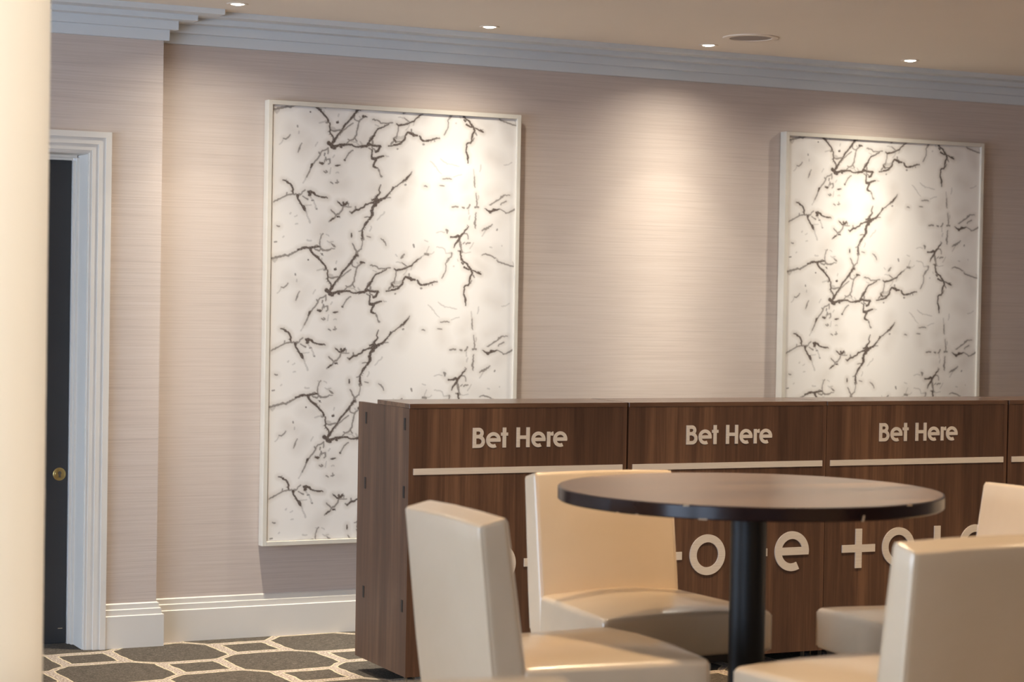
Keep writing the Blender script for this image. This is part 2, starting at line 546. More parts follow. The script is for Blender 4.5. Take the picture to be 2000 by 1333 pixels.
for y, wt, cn, xs_ in ((-4.3, ROW_NEAR_W, 118, (1.65, 3.55, 5.45, 7.35)), (-2.45, ROW_COUNTER_W, 92, (0.3, 1.9, 3.5, 5.1, 6.7)),
                       (-6.5, ROW_REAR_W, 104, (0.75, 2.6, 4.5, 6.4)), (-8.7, ROW_REAR_W, 104, (-0.2, 1.7, 3.6, 5.5, 7.4))):
    for x in xs_:
        downlight('small recessed downlight in the ceiling over the seating, out of the picture', x, y, wt, 'recessed downlights over the seating', 0.9, cn, None, (0, 0), None, 0.07)
cs = downlight('unseen ceiling spot added to brighten the round column', 1.25, -7.3, COLUMN_W, 'added column light', 0.5, 33, WASH_COLOR)  # added lamp outside the view, aimed to brighten the column
for c_ in cs.children:
    if c_.type == 'LIGHT':
        dv = Vector((ccx + 0.06, ccy - 0.1, 1.60)) - Vector((1.25, -7.3, CEIL))
        c_.rotation_euler = dv.to_track_quat('-Z', 'Y').to_euler()
# ------------------------------------------------------------------ pictures
# ink strokes traced in two-dimensional picture coordinates (metres from the top left corner of the outer frame)
PX0, PW, PZT, PZB = 1.744, 1.249, 2.387, 0.407
STROKES = [
('M',[0.0063],[(0.011,0.0191),(0.0265,0.0163),(0.0445,0.0116),(0.0625,0.0069),(0.0851,0.0036),(0.1047,-0.0032)]),
('M',[0.0029],[(0.011,0.022),(0.0205,0.0166),(0.0415,0.0137)]),
('F',[0.0072],[(0.0132,0.0275),(0.0223,0.0341),(0.0297,0.0238),(0.0356,0.0163)]),
('D',[0.0052,0.0057,0.0063,0.0057,0.0057,0.0057,0.0063,0.0034],[(0.2051,-0.0061),(0.2144,0.002),(0.2268,0.0099),(0.2362,0.0237),(0.2502,0.0344),(0.2627,0.048),(0.2668,0.0578),(0.2676,0.065)]),
('D',[0.0034],[(0.2738,0.0675),(0.2755,0.0803),(0.2766,0.0918),(0.2774,0.1004)]),
('F',[0.004],[(0.2247,0.0687),(0.2399,0.0636),(0.2552,0.0608),(0.2659,0.0579)]),
('M',[0.0052],[(0.2568,0.067),(0.2614,0.0624)]),
('M',[0.0052],[(0.2774,0.0989),(0.2913,0.1019),(0.3051,0.0983),(0.3267,0.0955)]),
('F',[0.0086],[(0.2803,0.0887),(0.2958,0.0922)]),
('D',[0.004],[(0.2744,0.1034),(0.2785,0.1132),(0.287,0.1214),(0.2933,0.1283),(0.294,0.1369)]),
('D',[0.0034,0.0046,0.004,0.004,0.004,0.0046,0.0057,0.0086,0.0046,0.0052,0.0052,0.0086,0.0092,0.0103,0.0057],[(0.4214,-0.0031),(0.4058,-0.0002),(0.3998,0.0103),(0.3906,0.0209),(0.38,0.0345),(0.3693,0.0495),(0.3587,0.0616),(0.3464,0.0723),(0.3374,0.0857),(0.3284,0.102),(0.3162,0.1156),(0.3087,0.1275),(0.2981,0.141),(0.2906,0.1514),(0.283,0.1618)]),
('M',[0.0029],[(0.339,0.0885),(0.3483,0.0909),(0.3605,0.0788),(0.3789,0.0663),(0.3851,0.0602)]),
('M',[0.0034],[(0.3148,0.1214),(0.3285,0.1078),(0.3437,0.0926)]),
('M',[0.0034],[(0.3997,0.0059),(0.3953,0.0192),(0.3915,0.0338),(0.3941,0.0438),(0.4036,0.0491),(0.4161,0.0504),(0.4253,0.0421),(0.4345,0.0344),(0.4438,0.0295)]),
('D',[0.0098,0.0098,0.0023],[(0.4344,0.03),(0.4376,0.029),(0.4547,0.0275)]),
('F',[0.004],[(0.4157,0.0296),(0.4252,0.0378)]),
('M',[0.004,0.004,0.004,0.004,0.0034,0.0052,0.0034,0.0029,0.0029,0.004],[(0.4161,0.0504),(0.4132,0.0644),(0.4088,0.082),(0.405,0.0967),(0.4031,0.1141),(0.3971,0.126),(0.3894,0.1344),(0.374,0.1415),(0.3632,0.1493),(0.3541,0.1584)]),
('M',[0.0029],[(0.3971,0.1288),(0.4019,0.1373),(0.4051,0.1414)]),
('M',[0.0023],[(0.3646,0.1362),(0.3709,0.1417)]),
('D',[0.0144,0.0172,0.0129,0.0086,0.0086,0.0086,0.0072,0.0052,0.004,0.004,0.0034,0.004,0.0086,0.0069,0.0098,0.0086,0.0086,0.0069,0.0075,0.0029],[(0.2706,0.1581),(0.2815,0.1648),(0.294,0.1728),(0.3063,0.1693),(0.3186,0.1644),(0.334,0.1608),(0.3526,0.1605),(0.3681,0.1586),(0.3821,0.159),(0.3899,0.1639),(0.3993,0.1686),(0.4149,0.1661),(0.4305,0.1642),(0.4461,0.1626),(0.4585,0.1562),(0.471,0.1541),(0.4836,0.157),(0.4962,0.1593),(0.512,0.1594),(0.5277,0.1601)]),
('D',[0.0086],[(0.328,0.172),(0.3311,0.173)]),
('D',[0.0098],[(0.2956,0.1765),(0.3002,0.1774)]),
('F',[0.0029],[(0.3803,0.1441),(0.399,0.1461),(0.4147,0.154),(0.4211,0.1624)]),
('D',[0.0086,0.0069,0.0086,0.0098],[(0.5215,0.1619),(0.5153,0.1694),(0.5091,0.1784),(0.4998,0.1847)]),
('M',[0.0034],[(0.4837,0.1593),(0.4807,0.1682),(0.4933,0.1748),(0.4966,0.1819)]),
('M',[0.0034],[(0.465,0.1689),(0.4777,0.177),(0.4841,0.1854)]),
('D',[0.0086,0.0057,0.0086,0.0063,0.0046,0.004,0.004,0.004,0.0034,0.0023,0.0017],[(0.4585,0.1548),(0.4645,0.1429),(0.4769,0.1292),(0.4861,0.1171),(0.4922,0.1052),(0.4998,0.0932),(0.509,0.0811),(0.5231,0.0755),(0.5357,0.071),(0.5513,0.0629),(0.5638,0.055)]),
('M',[0.0034],[(0.4816,0.0399),(0.5005,0.0401),(0.5147,0.046),(0.5196,0.0544),(0.5385,0.0543),(0.5575,0.0553),(0.5796,0.0492)]),
('F',[0.0029],[(0.4946,0.063),(0.5088,0.0666)]),
('M',[0.0075],[(0.4705,0.1252),(0.4798,0.1189)]),
('M',[0.0063],[(0.4833,0.139),(0.482,0.1536)]),
('F',[0.0046],[(0.4239,0.1449),(0.4335,0.156)]),
('D',[0.0034,0.004,0.0046,0.0069,0.0103,0.0063,0.0052,0.0034],[(0.4824,0.1768),(0.4795,0.1914),(0.4782,0.206),(0.4815,0.216),(0.4941,0.2183),(0.5066,0.212),(0.5254,0.2067),(0.5379,0.2018)]),
('D',[0.0098,0.0075,0.0046,0.0069,0.0063,0.0023],[(0.5035,0.2179),(0.4974,0.2284),(0.4913,0.2402),(0.4884,0.252),(0.4979,0.2559),(0.5105,0.2583)]),
('F',[0.0029],[(0.5474,0.2028),(0.5664,0.2043)]),
('M',[0.0023,0.0075,0.0023,0.0023,0.0069,0.0029],[(0.5105,0.2597),(0.5155,0.2711),(0.5187,0.2768),(0.5236,0.2882),(0.5269,0.2954),(0.5301,0.2967)]),
('M',[0.004],[(0.2664,0.1784),(0.2573,0.1861),(0.242,0.1911),(0.2329,0.2001),(0.227,0.2119),(0.2211,0.225),(0.2151,0.2339),(0.2061,0.2443),(0.2016,0.2517)]),
('D',[0.0034,0.0075,0.0069,0.004],[(0.1955,0.252),(0.1926,0.2578),(0.1896,0.2665),(0.1867,0.271)]),
('M',[0.004],[(0.1882,0.2695),(0.1823,0.2826),(0.1749,0.2972),(0.166,0.3148)]),
('F',[0.0034],[(0.166,0.3148),(0.1586,0.3265),(0.1496,0.3383)]),
('M',[0.004],[(0.2237,0.2006),(0.2285,0.2075)]),
('M',[0.0034],[(0.2664,0.1813),(0.2682,0.1985),(0.2653,0.2043)]),
('M',[0.0046],[(0.2545,0.2048),(0.2516,0.2136)]),
('M',[0.0034],[(0.258,0.2305),(0.2749,0.2283),(0.2798,0.2439),(0.2707,0.2529)]),
('M',[0.0029],[(0.2505,0.2423),(0.2579,0.2219),(0.2612,0.2361)]),
('F',[0.0034],[(0.2932,0.2174),(0.2977,0.21)]),
('D',[0.0023,0.008,0.0017],[(0.2276,0.2477),(0.2399,0.2486),(0.2491,0.2496)]),
('D',[0.0017,0.0075,0.0011],[(0.3062,0.2557),(0.3139,0.2562),(0.3247,0.252)]),
('M',[0.0029],[(0.3476,0.2322),(0.3566,0.2174),(0.3672,0.1996),(0.3871,0.1828)]),
('D',[0.0057],[(0.3482,0.2316),(0.35,0.2321)]),
('M',[0.0034],[(0.2497,0.2854),(0.2559,0.2895),(0.2635,0.2863),(0.2588,0.2822)]),
('F',[0.0034],[(0.279,0.2928),(0.2803,0.2755),(0.2832,0.2668)]),
('F',[0.0034],[(0.3083,0.2901),(0.3206,0.2853)]),
('M',[0.0011,0.0029,0.0069,0.0029,0.0011],[(0.1232,0.2039),(0.1291,0.1936),(0.1326,0.1863),(0.1333,0.1763),(0.1423,0.1644)]),
('F',[0.0023],[(0.0366,0.1753),(0.0543,0.1545)]),
('M',[0.0023,0.004,0.0029,0.0029,0.0017],[(0.0557,0.1487),(0.0648,0.1497),(0.0737,0.1422),(0.0797,0.1362),(0.0856,0.1302)]),
('M',[0.0046],[(0.1192,0.0877),(0.1204,0.0871)]),
('F',[0.0034],[(0.1293,0.1109),(0.1279,0.1195)]),
('D',[0.0046],[(0.1796,0.0219),(0.1808,0.0219)]),
('F',[0.0029],[(0.2065,0.1756),(0.2124,0.1638),(0.2169,0.155)]),
('D',[0.008],[(0.3116,0.0621),(0.3129,0.0626)]),
('F',[0.004],[(0.3163,0.0264),(0.3149,0.0351)]),
('M',[0.0046],[(0.2458,-0.0041),(0.2471,-0.0042)]),
('F',[0.0034],[(0.2452,0.0131),(0.2469,0.0216)]),
('D',[0.0023,0.0075,0.0057,0.0063,0.004,0.0034,0.004,0.0034,0.0034,0.0023],[(0.6006,0.053),(0.6102,0.0598),(0.6229,0.0577),(0.6404,0.0553),(0.6546,0.0481),(0.6705,0.0435),(0.6832,0.037),(0.6926,0.0277),(0.7068,0.0166),(0.7211,0.0056)]),
('M',[0.0029],[(0.6382,0.0248),(0.6479,0.033),(0.6624,0.041)]),
('F',[0.0029],[(0.6095,0.0219),(0.6382,0.0248)]),
('M',[0.0026],[(0.6087,0.0628),(0.6074,0.0833),(0.603,0.104),(0.6001,0.1187)]),
('F',[0.0023],[(0.6626,0.0512),(0.6565,0.0676),(0.6456,0.0813)]),
('F',[0.0023],[(0.6895,0.0322),(0.6819,0.0561)]),
('M',[0.0057],[(0.6331,0.0017),(0.641,-0.0008)]),
('D',[0.0057,0.0057,0.0063,0.0063,0.0069,0.0057,0.0052,0.0063,0.0103,0.0092,0.0057],[(0.5896,0.1498),(0.6054,0.1476),(0.618,0.1412),(0.6306,0.1318),(0.6399,0.1211),(0.6429,0.1078),(0.6475,0.0973),(0.6553,0.0882),(0.6714,0.0946),(0.6875,0.0997),(0.7035,0.1018)]),
('F',[0.0126],[(0.6049,0.1199),(0.6207,0.1162),(0.6366,0.1125)]),
('M',[0.0057],[(0.589,0.1192),(0.6016,0.1099)]),
('D',[0.0057],[(0.5891,0.1251),(0.5957,0.1364)]),
('M',[0.0046],[(0.5956,0.1335),(0.6084,0.1358),(0.6178,0.1324)]),
('D',[0.0034],[(0.5624,0.157),(0.5751,0.1564),(0.5896,0.1498)]),
('M',[0.0057],[(0.5717,0.1463),(0.5858,0.134),(0.5891,0.1222)]),
('M',[0.004],[(0.6727,0.077),(0.6745,0.0886)]),
('D',[0.0046,0.0075,0.0063,0.0034,0.0063,0.0052,0.0057,0.0029,0.0017],[(0.7164,0.1041),(0.7214,0.1156),(0.7296,0.124),(0.7425,0.1233),(0.7585,0.1225),(0.7746,0.1173),(0.7874,0.1123),(0.8003,0.1087),(0.8149,0.1109)]),
('M',[0.0075],[(0.7347,0.1399),(0.7379,0.1397)]),
('M',[0.0029],[(0.7874,0.1123),(0.7924,0.1223)]),
('M',[0.0046],[(0.6051,0.1675),(0.6073,0.1668)]),
('M',[0.0029,0.0023,0.0023,0.0029,0.0026,0.0023,0.0034,0.0023],[(0.8762,0.0),(0.865,0.011),(0.8555,0.0233),(0.859,0.0349),(0.8576,0.0497),(0.8531,0.0677),(0.8452,0.0828),(0.8405,0.0905)]),
('F',[0.0029],[(0.9171,0.0022),(0.9189,0.011)]),
('F',[0.0046],[(0.8948,0.036),(0.8971,0.0352)]),
('D',[0.004],[(0.9366,-0.0018),(0.945,0.0096),(0.9517,0.0151),(0.9453,0.0244),(0.9386,0.0173)]),
('D',[0.0034,0.0057,0.0075,0.0057,0.0063,0.0063,0.0069,0.0057,0.004,0.004,0.004,0.004,0.004],[(0.9484,0.0124),(0.9649,0.0204),(0.9751,0.0376),(0.9885,0.0503),(0.9953,0.0633),(0.9857,0.0771),(0.981,0.0907),(0.978,0.1028),(0.9814,0.1115),(0.9734,0.1208),(0.9603,0.1229),(0.9522,0.1322),(0.9573,0.1409)]),
('D',[0.0063,0.0057,0.0029],[(0.9521,0.0388),(0.9687,0.0469),(0.9869,0.0518)]),
('D',[0.0023,0.0034,0.0052,0.0063],[(0.9934,0.05),(1.0084,0.0567),(1.0217,0.0619),(1.0367,0.0695)]),
('D',[0.0052],[(1.0217,0.0604),(1.0283,0.0601)]),
('M',[0.004],[(0.9972,0.0751),(1.0056,0.0836)]),
('M',[0.0034],[(0.9911,0.0992),(0.983,0.1085)]),
('D',[0.0034,0.0034,0.0052,0.0069,0.0023],[(0.954,0.141),(0.9511,0.1605),(0.9563,0.175),(0.9615,0.1896),(0.962,0.2163)]),
('F',[0.0023,0.004,0.0029,0.0029,0.004,0.0017],[(0.823,0.2019),(0.8378,0.2145),(0.8543,0.2241),(0.8803,0.2253),(0.9,0.2303),(0.9164,0.2326)]),
('F',[0.0017,0.004,0.0034,0.0023,0.0014],[(0.7731,0.2174),(0.7862,0.2271),(0.7994,0.2398),(0.8127,0.2584),(0.8275,0.2725)]),
('M',[0.0017,0.0046,0.0011],[(0.8344,0.2952),(0.8539,0.292),(0.8816,0.2924)]),
('F',[0.0023],[(0.8912,0.2831),(0.9139,0.2747),(0.9302,0.2705)]),
('F',[0.0034],[(1.0296,0.2193),(1.0253,0.2522)]),
('F',[0.0034],[(0.9921,0.2447),(0.9965,0.304)]),
('M',[0.0017,0.0046,0.0075,0.0029],[(0.6808,0.267),(0.6684,0.2851),(0.6527,0.3033),(0.6307,0.3188)]),
('F',[0.0023],[(1.1476,0.2185),(1.1676,0.2146),(1.1875,0.2033)]),
('M',[0.0023,0.0029,0.0052,0.0034,0.0034,0.0023],[(1.1201,0.0016),(1.1269,0.0087),(1.1571,0.016),(1.1739,0.0226),(1.1941,0.0275),(1.2092,0.0267)]),
('F',[0.0023],[(1.2038,0.0075),(1.2076,0.0283)]),
('D',[0.0017,0.0075,0.0034,0.0057,0.0069,0.004],[(0.0571,0.3314),(0.0769,0.3391),(0.0891,0.3458),(0.0968,0.3554),(0.1022,0.3709),(0.1049,0.3879)]),
('M',[0.0023,0.004,0.0029,0.0034,0.0029,0.0052,0.0034,0.0069],[(0.015,0.4297),(0.0359,0.4176),(0.0509,0.4113),(0.0688,0.4007),(0.0838,0.3958),(0.1049,0.3908),(0.1232,0.3929),(0.1353,0.3939)]),
('M',[0.0023],[(0.0746,0.3862),(0.0732,0.3962)]),
('D',[0.0098,0.0046,0.0052,0.0098,0.0075],[(0.1248,0.4),(0.1296,0.4127),(0.142,0.4322),(0.1545,0.4489),(0.1638,0.4629)]),
('F',[0.0063,0.0046,0.0063],[(0.1638,0.4629),(0.1733,0.4855),(0.186,0.5151)]),
('M',[0.0026],[(0.1414,0.3922),(0.1473,0.3806),(0.1593,0.373)]),
('D',[0.0057,0.0126,0.0069,0.004,0.0034,0.004,0.0046,0.0017],[(0.1747,0.3795),(0.1869,0.3805),(0.2022,0.3828),(0.2146,0.3923),(0.227,0.3982),(0.2423,0.3984),(0.2547,0.4023),(0.2701,0.4023)]),
('D',[0.0098],[(0.187,0.3848),(0.1795,0.3965)]),
('M',[0.0023,0.0034,0.0046],[(0.1506,0.4005),(0.166,0.4085),(0.1752,0.4124)]),
('F',[0.004,0.0046,0.0034,0.0069],[(0.1873,0.4019),(0.1997,0.4158),(0.2092,0.4327),(0.2172,0.4539)]),
('M',[0.0046],[(0.1951,0.4154),(0.2028,0.4163)]),
('M',[0.0052],[(0.215,0.454),(0.2187,0.4547)]),
('F',[0.0023],[(0.1635,0.44),(0.1909,0.4376)]),
('M',[0.0029],[(0.2827,0.3308),(0.2921,0.339)]),
('M',[0.0029],[(0.3119,0.3224),(0.3137,0.3367)]),
('M',[0.0026],[(0.3059,0.3327),(0.3214,0.3321)]),
('M',[0.0069],[(0.5253,0.295),(0.5276,0.2961)]),
('D',[0.0029,0.004,0.0057],[(0.3197,0.42),(0.3323,0.4311),(0.3447,0.4336)]),
('D',[0.0075],[(0.3445,0.4206),(0.3493,0.4305),(0.3601,0.4244)]),
('M',[0.0046,0.0034,0.0052,0.0052,0.004,0.0052,0.0017],[(0.3494,0.4334),(0.3389,0.454),(0.3298,0.4673),(0.3145,0.4779),(0.2993,0.4928),(0.2856,0.5019),(0.2765,0.5108)]),
('D',[0.0034,0.0057,0.004],[(0.3023,0.4898),(0.2962,0.4943),(0.2856,0.5019)]),
('M',[0.0017],[(0.3479,0.4392),(0.3666,0.44),(0.3852,0.4393)]),
('M',[0.0017],[(0.3694,0.424),(0.3712,0.4355)]),
('M',[0.0023,0.0046,0.0034],[(0.2848,0.4544),(0.2989,0.4669),(0.3099,0.478)]),
('D',[0.0046],[(0.3177,0.4841),(0.3254,0.485)]),
('D',[0.0057,0.0046,0.0075,0.0052,0.0052,0.0046,0.0052,0.0046,0.0086,0.0172,0.0098,0.0069,0.0057,0.0046,0.0034,0.0063],[(0.3857,0.4654),(0.3934,0.4608),(0.401,0.4533),(0.4166,0.4513),(0.4321,0.442),(0.4476,0.4357),(0.4552,0.4253),(0.4724,0.4203),(0.4912,0.4153),(0.5068,0.4103),(0.5287,0.4008),(0.5444,0.3944),(0.5554,0.3882),(0.5646,0.3733),(0.5786,0.3596),(0.5895,0.3446)]),
('D',[0.0029,0.0023,0.0029,0.0052,0.0075,0.004,0.0029],[(0.5929,0.3444),(0.6118,0.332),(0.6306,0.3181),(0.6464,0.3072),(0.6542,0.2981),(0.6683,0.2844),(0.6753,0.2782)]),
('D',[0.0172,0.0144,0.0075,0.0098,0.0115,0.0098],[(0.5068,0.4103),(0.5008,0.4251),(0.49,0.4371),(0.4856,0.4547),(0.4859,0.4721),(0.4783,0.4869)]),
('D',[0.0075,0.0029,0.0098,0.0046,0.0034,0.008,0.0103,0.0046],[(0.4783,0.4869),(0.4674,0.496),(0.4552,0.5138),(0.4476,0.5285),(0.44,0.5403),(0.4387,0.5578),(0.4421,0.5722),(0.4407,0.5809)]),
('M',[0.0029],[(0.4344,0.5811),(0.4408,0.5896),(0.4485,0.5836),(0.4453,0.575)]),
('M',[0.0029,0.0023,0.0014],[(0.4415,0.5374),(0.4307,0.5464),(0.4214,0.5496)]),
('D',[0.0086,0.0075,0.0046,0.004,0.0034,0.0029,0.0014],[(0.5067,0.4016),(0.5065,0.39),(0.5157,0.378),(0.5219,0.3691),(0.5169,0.3576),(0.5199,0.3473),(0.526,0.3325)]),
('D',[0.0046,0.0057,0.0086],[(0.4847,0.4053),(0.5004,0.4004),(0.513,0.4014)]),
('M',[0.0023],[(0.557,0.3916),(0.576,0.3909)]),
('M',[0.0029],[(0.3778,0.4613),(0.3872,0.4667)]),
('M',[0.0057],[(0.4055,0.4386),(0.4072,0.4516)]),
('M',[0.0023],[(0.45,0.4835),(0.4703,0.4828)]),
('M',[0.0014,0.0017,0.0034,0.004,0.0075,0.0126],[(0.4408,0.5896),(0.4405,0.6099),(0.4336,0.6261),(0.4228,0.6351),(0.4152,0.644),(0.4138,0.657)]),
('M',[0.0029,0.004,0.0057],[(0.3927,0.6054),(0.4023,0.6226),(0.4119,0.6382)]),
('D',[0.0098,0.0057,0.0046],[(0.4138,0.657),(0.4062,0.6659),(0.4001,0.6747)]),
('M',[0.0075],[(0.4136,0.6449),(0.4202,0.6622)]),
('D',[0.0046,0.004,0.004,0.004],[(0.4106,0.6537),(0.3985,0.6714),(0.3894,0.689),(0.3773,0.7066)]),
('F',[0.0023,0.0029,0.004],[(0.5114,0.4945),(0.5269,0.4766),(0.5487,0.4583)]),
('F',[0.004],[(0.4745,0.5451),(0.4836,0.5245)]),
('M',[0.0023],[(0.4624,0.5701),(0.4797,0.5726)]),
('D',[0.0046],[(0.3866,0.5608),(0.3875,0.5738)]),
('M',[0.0011,0.0046,0.0011],[(0.5318,0.5769),(0.5478,0.5895),(0.5576,0.6068)]),
('M',[0.0029,0.0023,0.0063,0.0034,0.0063,0.0075,0.0103,0.0046,0.0098,0.0057,0.0086,0.0052,0.004,0.0075,0.0057,0.0057,0.0029,0.0014],[(0.0851,0.6675),(0.1032,0.6591),(0.1182,0.6487),(0.1332,0.6411),(0.1483,0.6322),(0.1604,0.6276),(0.1696,0.6287),(0.1818,0.6299),(0.194,0.6281),(0.2062,0.6249),(0.2214,0.6216),(0.2353,0.6227),(0.24,0.6312),(0.2493,0.6381),(0.2647,0.6392),(0.2785,0.6359),(0.2923,0.6298),(0.3077,0.6294)]),
('D',[0.0057,0.008,0.0052,0.0075,0.004],[(0.1332,0.6411),(0.1635,0.6283),(0.1818,0.6299),(0.194,0.6281),(0.2337,0.6219)]),
('M',[0.004],[(0.2062,0.6278),(0.2217,0.6388),(0.234,0.6414),(0.24,0.6312)]),
('D',[0.0098,0.0069,0.0052,0.0063,0.0057],[(0.191,0.6339),(0.1943,0.6453),(0.2067,0.6564),(0.2191,0.6676),(0.2315,0.6774)]),
('M',[0.0029,0.0034,0.0017,0.0029,0.0029],[(0.2337,0.6213),(0.235,0.6069),(0.2363,0.5925),(0.2421,0.5751),(0.2496,0.5634)]),
('F',[0.0023],[(0.2359,0.5667),(0.2497,0.5648)]),
('F',[0.0029],[(0.2666,0.5658),(0.2791,0.5755)]),
('M',[0.0023,0.0063,0.0017],[(0.292,0.6096),(0.3014,0.6166),(0.3107,0.6221)]),
('F',[0.0029],[(0.2702,0.5973),(0.2826,0.6027),(0.298,0.5994)]),
('F',[0.0057],[(0.1751,0.5957),(0.1965,0.5965)]),
('D',[0.004],[(0.2459,0.6555),(0.2471,0.6554)]),
('M',[0.0034],[(0.0302,0.5357),(0.0438,0.5387)]),
('M',[0.004],[(0.0208,0.6077),(0.0298,0.6069)]),
('F',[0.0034],[(0.0581,0.5847),(0.0641,0.5817)]),
('F',[0.004],[(0.0918,0.4782),(0.0942,0.4761)]),
('F',[0.0029],[(0.1141,0.4917),(0.1262,0.4865)]),
('F',[0.0029],[(0.1162,0.5239),(0.1283,0.5218)]),
('M',[0.0052,0.004,0.0046],[(0.8856,0.4226),(0.9002,0.4203),(0.9133,0.4207)]),
('M',[0.0029,0.0052],[(0.933,0.4215),(0.9461,0.424)]),
('M',[0.0029,0.0046,0.0046],[(0.9626,0.4264),(0.9691,0.4202),(0.977,0.4081)]),
('M',[0.0057],[(1.0036,0.4175),(1.0184,0.417)]),
('M',[0.0029,0.004,0.0011],[(0.9961,0.2795),(0.9984,0.3181),(1.0019,0.3283)]),
('M',[0.0011,0.0034,0.0034],[(1.0057,0.3535),(1.0095,0.3831),(1.0117,0.4128)]),
('F',[0.004],[(1.0191,0.3649),(1.0178,0.3828)]),
('M',[0.0023,0.004,0.0075,0.0014],[(1.0074,0.4457),(1.0069,0.4725),(1.0016,0.4905),(1.0044,0.5172)]),
('F',[0.004],[(0.9764,0.4616),(0.9717,0.4766)]),
('F',[0.004],[(0.9693,0.4321),(0.9712,0.4499)]),
('M',[0.0029,0.0034,0.0052,0.0034,0.008,0.0029,0.0014],[(1.0762,0.406),(1.0943,0.3964),(1.114,0.3852),(1.1272,0.3773),(1.1403,0.3633),(1.1569,0.3567),(1.1803,0.3558)]),
('M',[0.0029],[(1.1343,0.4009),(1.1475,0.393),(1.1625,0.3858)]),
('D',[0.0014,0.004,0.0092,0.0103,0.0052,0.0023],[(1.0583,0.4246),(1.0684,0.4332),(1.0817,0.4357),(1.0982,0.4306),(1.1148,0.4271),(1.1281,0.423)]),
('M',[0.0017,0.0017,0.0029,0.0029,0.0052,0.0046],[(1.1281,0.423),(1.1449,0.4275),(1.1618,0.441),(1.1752,0.4385),(1.1918,0.4304),(1.2118,0.4207)]),
('D',[0.0063],[(1.0802,0.4417),(1.0835,0.4401)]),
('M',[0.0034,0.0086,0.0046,0.0023],[(1.0403,0.5251),(1.06,0.5185),(1.0764,0.5075),(1.0928,0.4966)]),
('F',[0.0029],[(1.0601,0.5215),(1.0505,0.5397),(1.0391,0.552)]),
('M',[0.0063],[(1.1159,0.5213),(1.1205,0.5182)]),
('F',[0.004],[(1.0815,0.603),(1.0898,0.6028)]),
('F',[0.004],[(1.144,0.5954),(1.1461,0.5968)]),
('M',[0.0017,0.0046,0.0017],[(0.7413,0.3313),(0.7494,0.3324),(0.7575,0.335)]),
('M',[0.0017,0.0046,0.0017],[(0.822,0.3251),(0.8318,0.3262),(0.8415,0.3267)]),
('M',[0.0046],[(0.6474,0.3297),(0.6493,0.3296)]),
('M',[0.0052,0.008,0.004],[(0.8565,0.5277),(0.8631,0.5328),(0.8607,0.5423)]),
('F',[0.0029],[(0.8081,0.5424),(0.8275,0.5374),(0.8502,0.5397)]),
('D',[0.0069,0.0029,0.0069,0.008,0.0098,0.0069,0.0063,0.004,0.0017],[(0.8799,0.561),(0.893,0.5621),(0.906,0.5588),(0.9158,0.554),(0.9256,0.5567),(0.9386,0.5474),(0.9466,0.5398),(0.9562,0.5246),(0.9707,0.5108)]),
('M',[0.004,0.0034,0.0023,0.0017],[(0.9467,0.5428),(0.9615,0.5438),(0.9666,0.5541),(0.9685,0.5659)]),
('D',[0.0103,0.0086,0.0057,0.004,0.0014],[(0.9257,0.5582),(0.9227,0.5731),(0.9114,0.5838),(0.9018,0.5945),(0.8972,0.6094)]),
('M',[0.0086,0.0103,0.0046,0.0069],[(0.9243,0.5731),(0.9296,0.5967),(0.9366,0.6202),(0.9401,0.6291)]),
('M',[0.0029],[(0.9426,0.5904),(0.9524,0.5842)]),
('M',[0.004],[(0.9607,0.5899),(0.9787,0.5835)]),
('F',[0.0029],[(0.9984,0.5844),(0.9904,0.595),(0.9792,0.6132)]),
('D',[0.0046],[(0.9285,0.6234),(0.9321,0.6411),(0.9358,0.6618)]),
('M',[0.0046],[(0.9357,0.6614),(0.9409,0.6732)]),
('F',[0.0023,0.0029,0.0034,0.0029,0.0034,0.004],[(0.8093,0.6073),(0.8418,0.6109),(0.8517,0.6195),(0.8553,0.6372),(0.8813,0.6335),(0.8895,0.6363)]),
('M',[0.004,0.0029,0.0029],[(0.8878,0.6363),(0.8849,0.6512),(0.872,0.6634)]),
('M',[0.0029],[(0.872,0.66),(0.8624,0.6721)]),
('F',[0.0017,0.0034,0.004],[(0.7168,0.6671),(0.739,0.6533),(0.7486,0.6472)]),
('M',[0.0069],[(0.7517,0.6412),(0.7679,0.6447)]),
('F',[0.0029],[(0.7581,0.6396),(0.7643,0.6218),(0.7704,0.6069)]),
('F',[0.0023],[(0.7775,0.6421),(0.7968,0.6321)]),
('M',[0.0034,0.0069,0.004],[(0.6319,0.6627),(0.6397,0.6558),(0.6476,0.6477)]),
('F',[0.004],[(0.6046,0.6493),(0.6095,0.658)]),
('M',[0.0052],[(0.6931,0.6016),(0.6972,0.6103)]),
('F',[0.0034],[(0.7506,0.5809),(0.7636,0.585)]),
('M',[0.0017,0.004,0.0034,0.0034,0.0029],[(1.0424,0.639),(1.0622,0.6349),(1.0789,0.639),(1.0957,0.646),(1.1124,0.6531)]),
('F',[0.0029],[(1.1158,0.6541),(1.1328,0.6701),(1.1529,0.6742)]),
('F',[0.0029],[(0.9401,0.6291),(0.9598,0.633),(0.9811,0.6265)]),
('M',[0.0029,0.0029,0.0023],[(0.6883,0.6909),(0.7041,0.6787),(0.7359,0.6574)]),
('M',[0.004],[(0.9203,0.6232),(0.9401,0.6286)])]
PERIOD = 0.6605
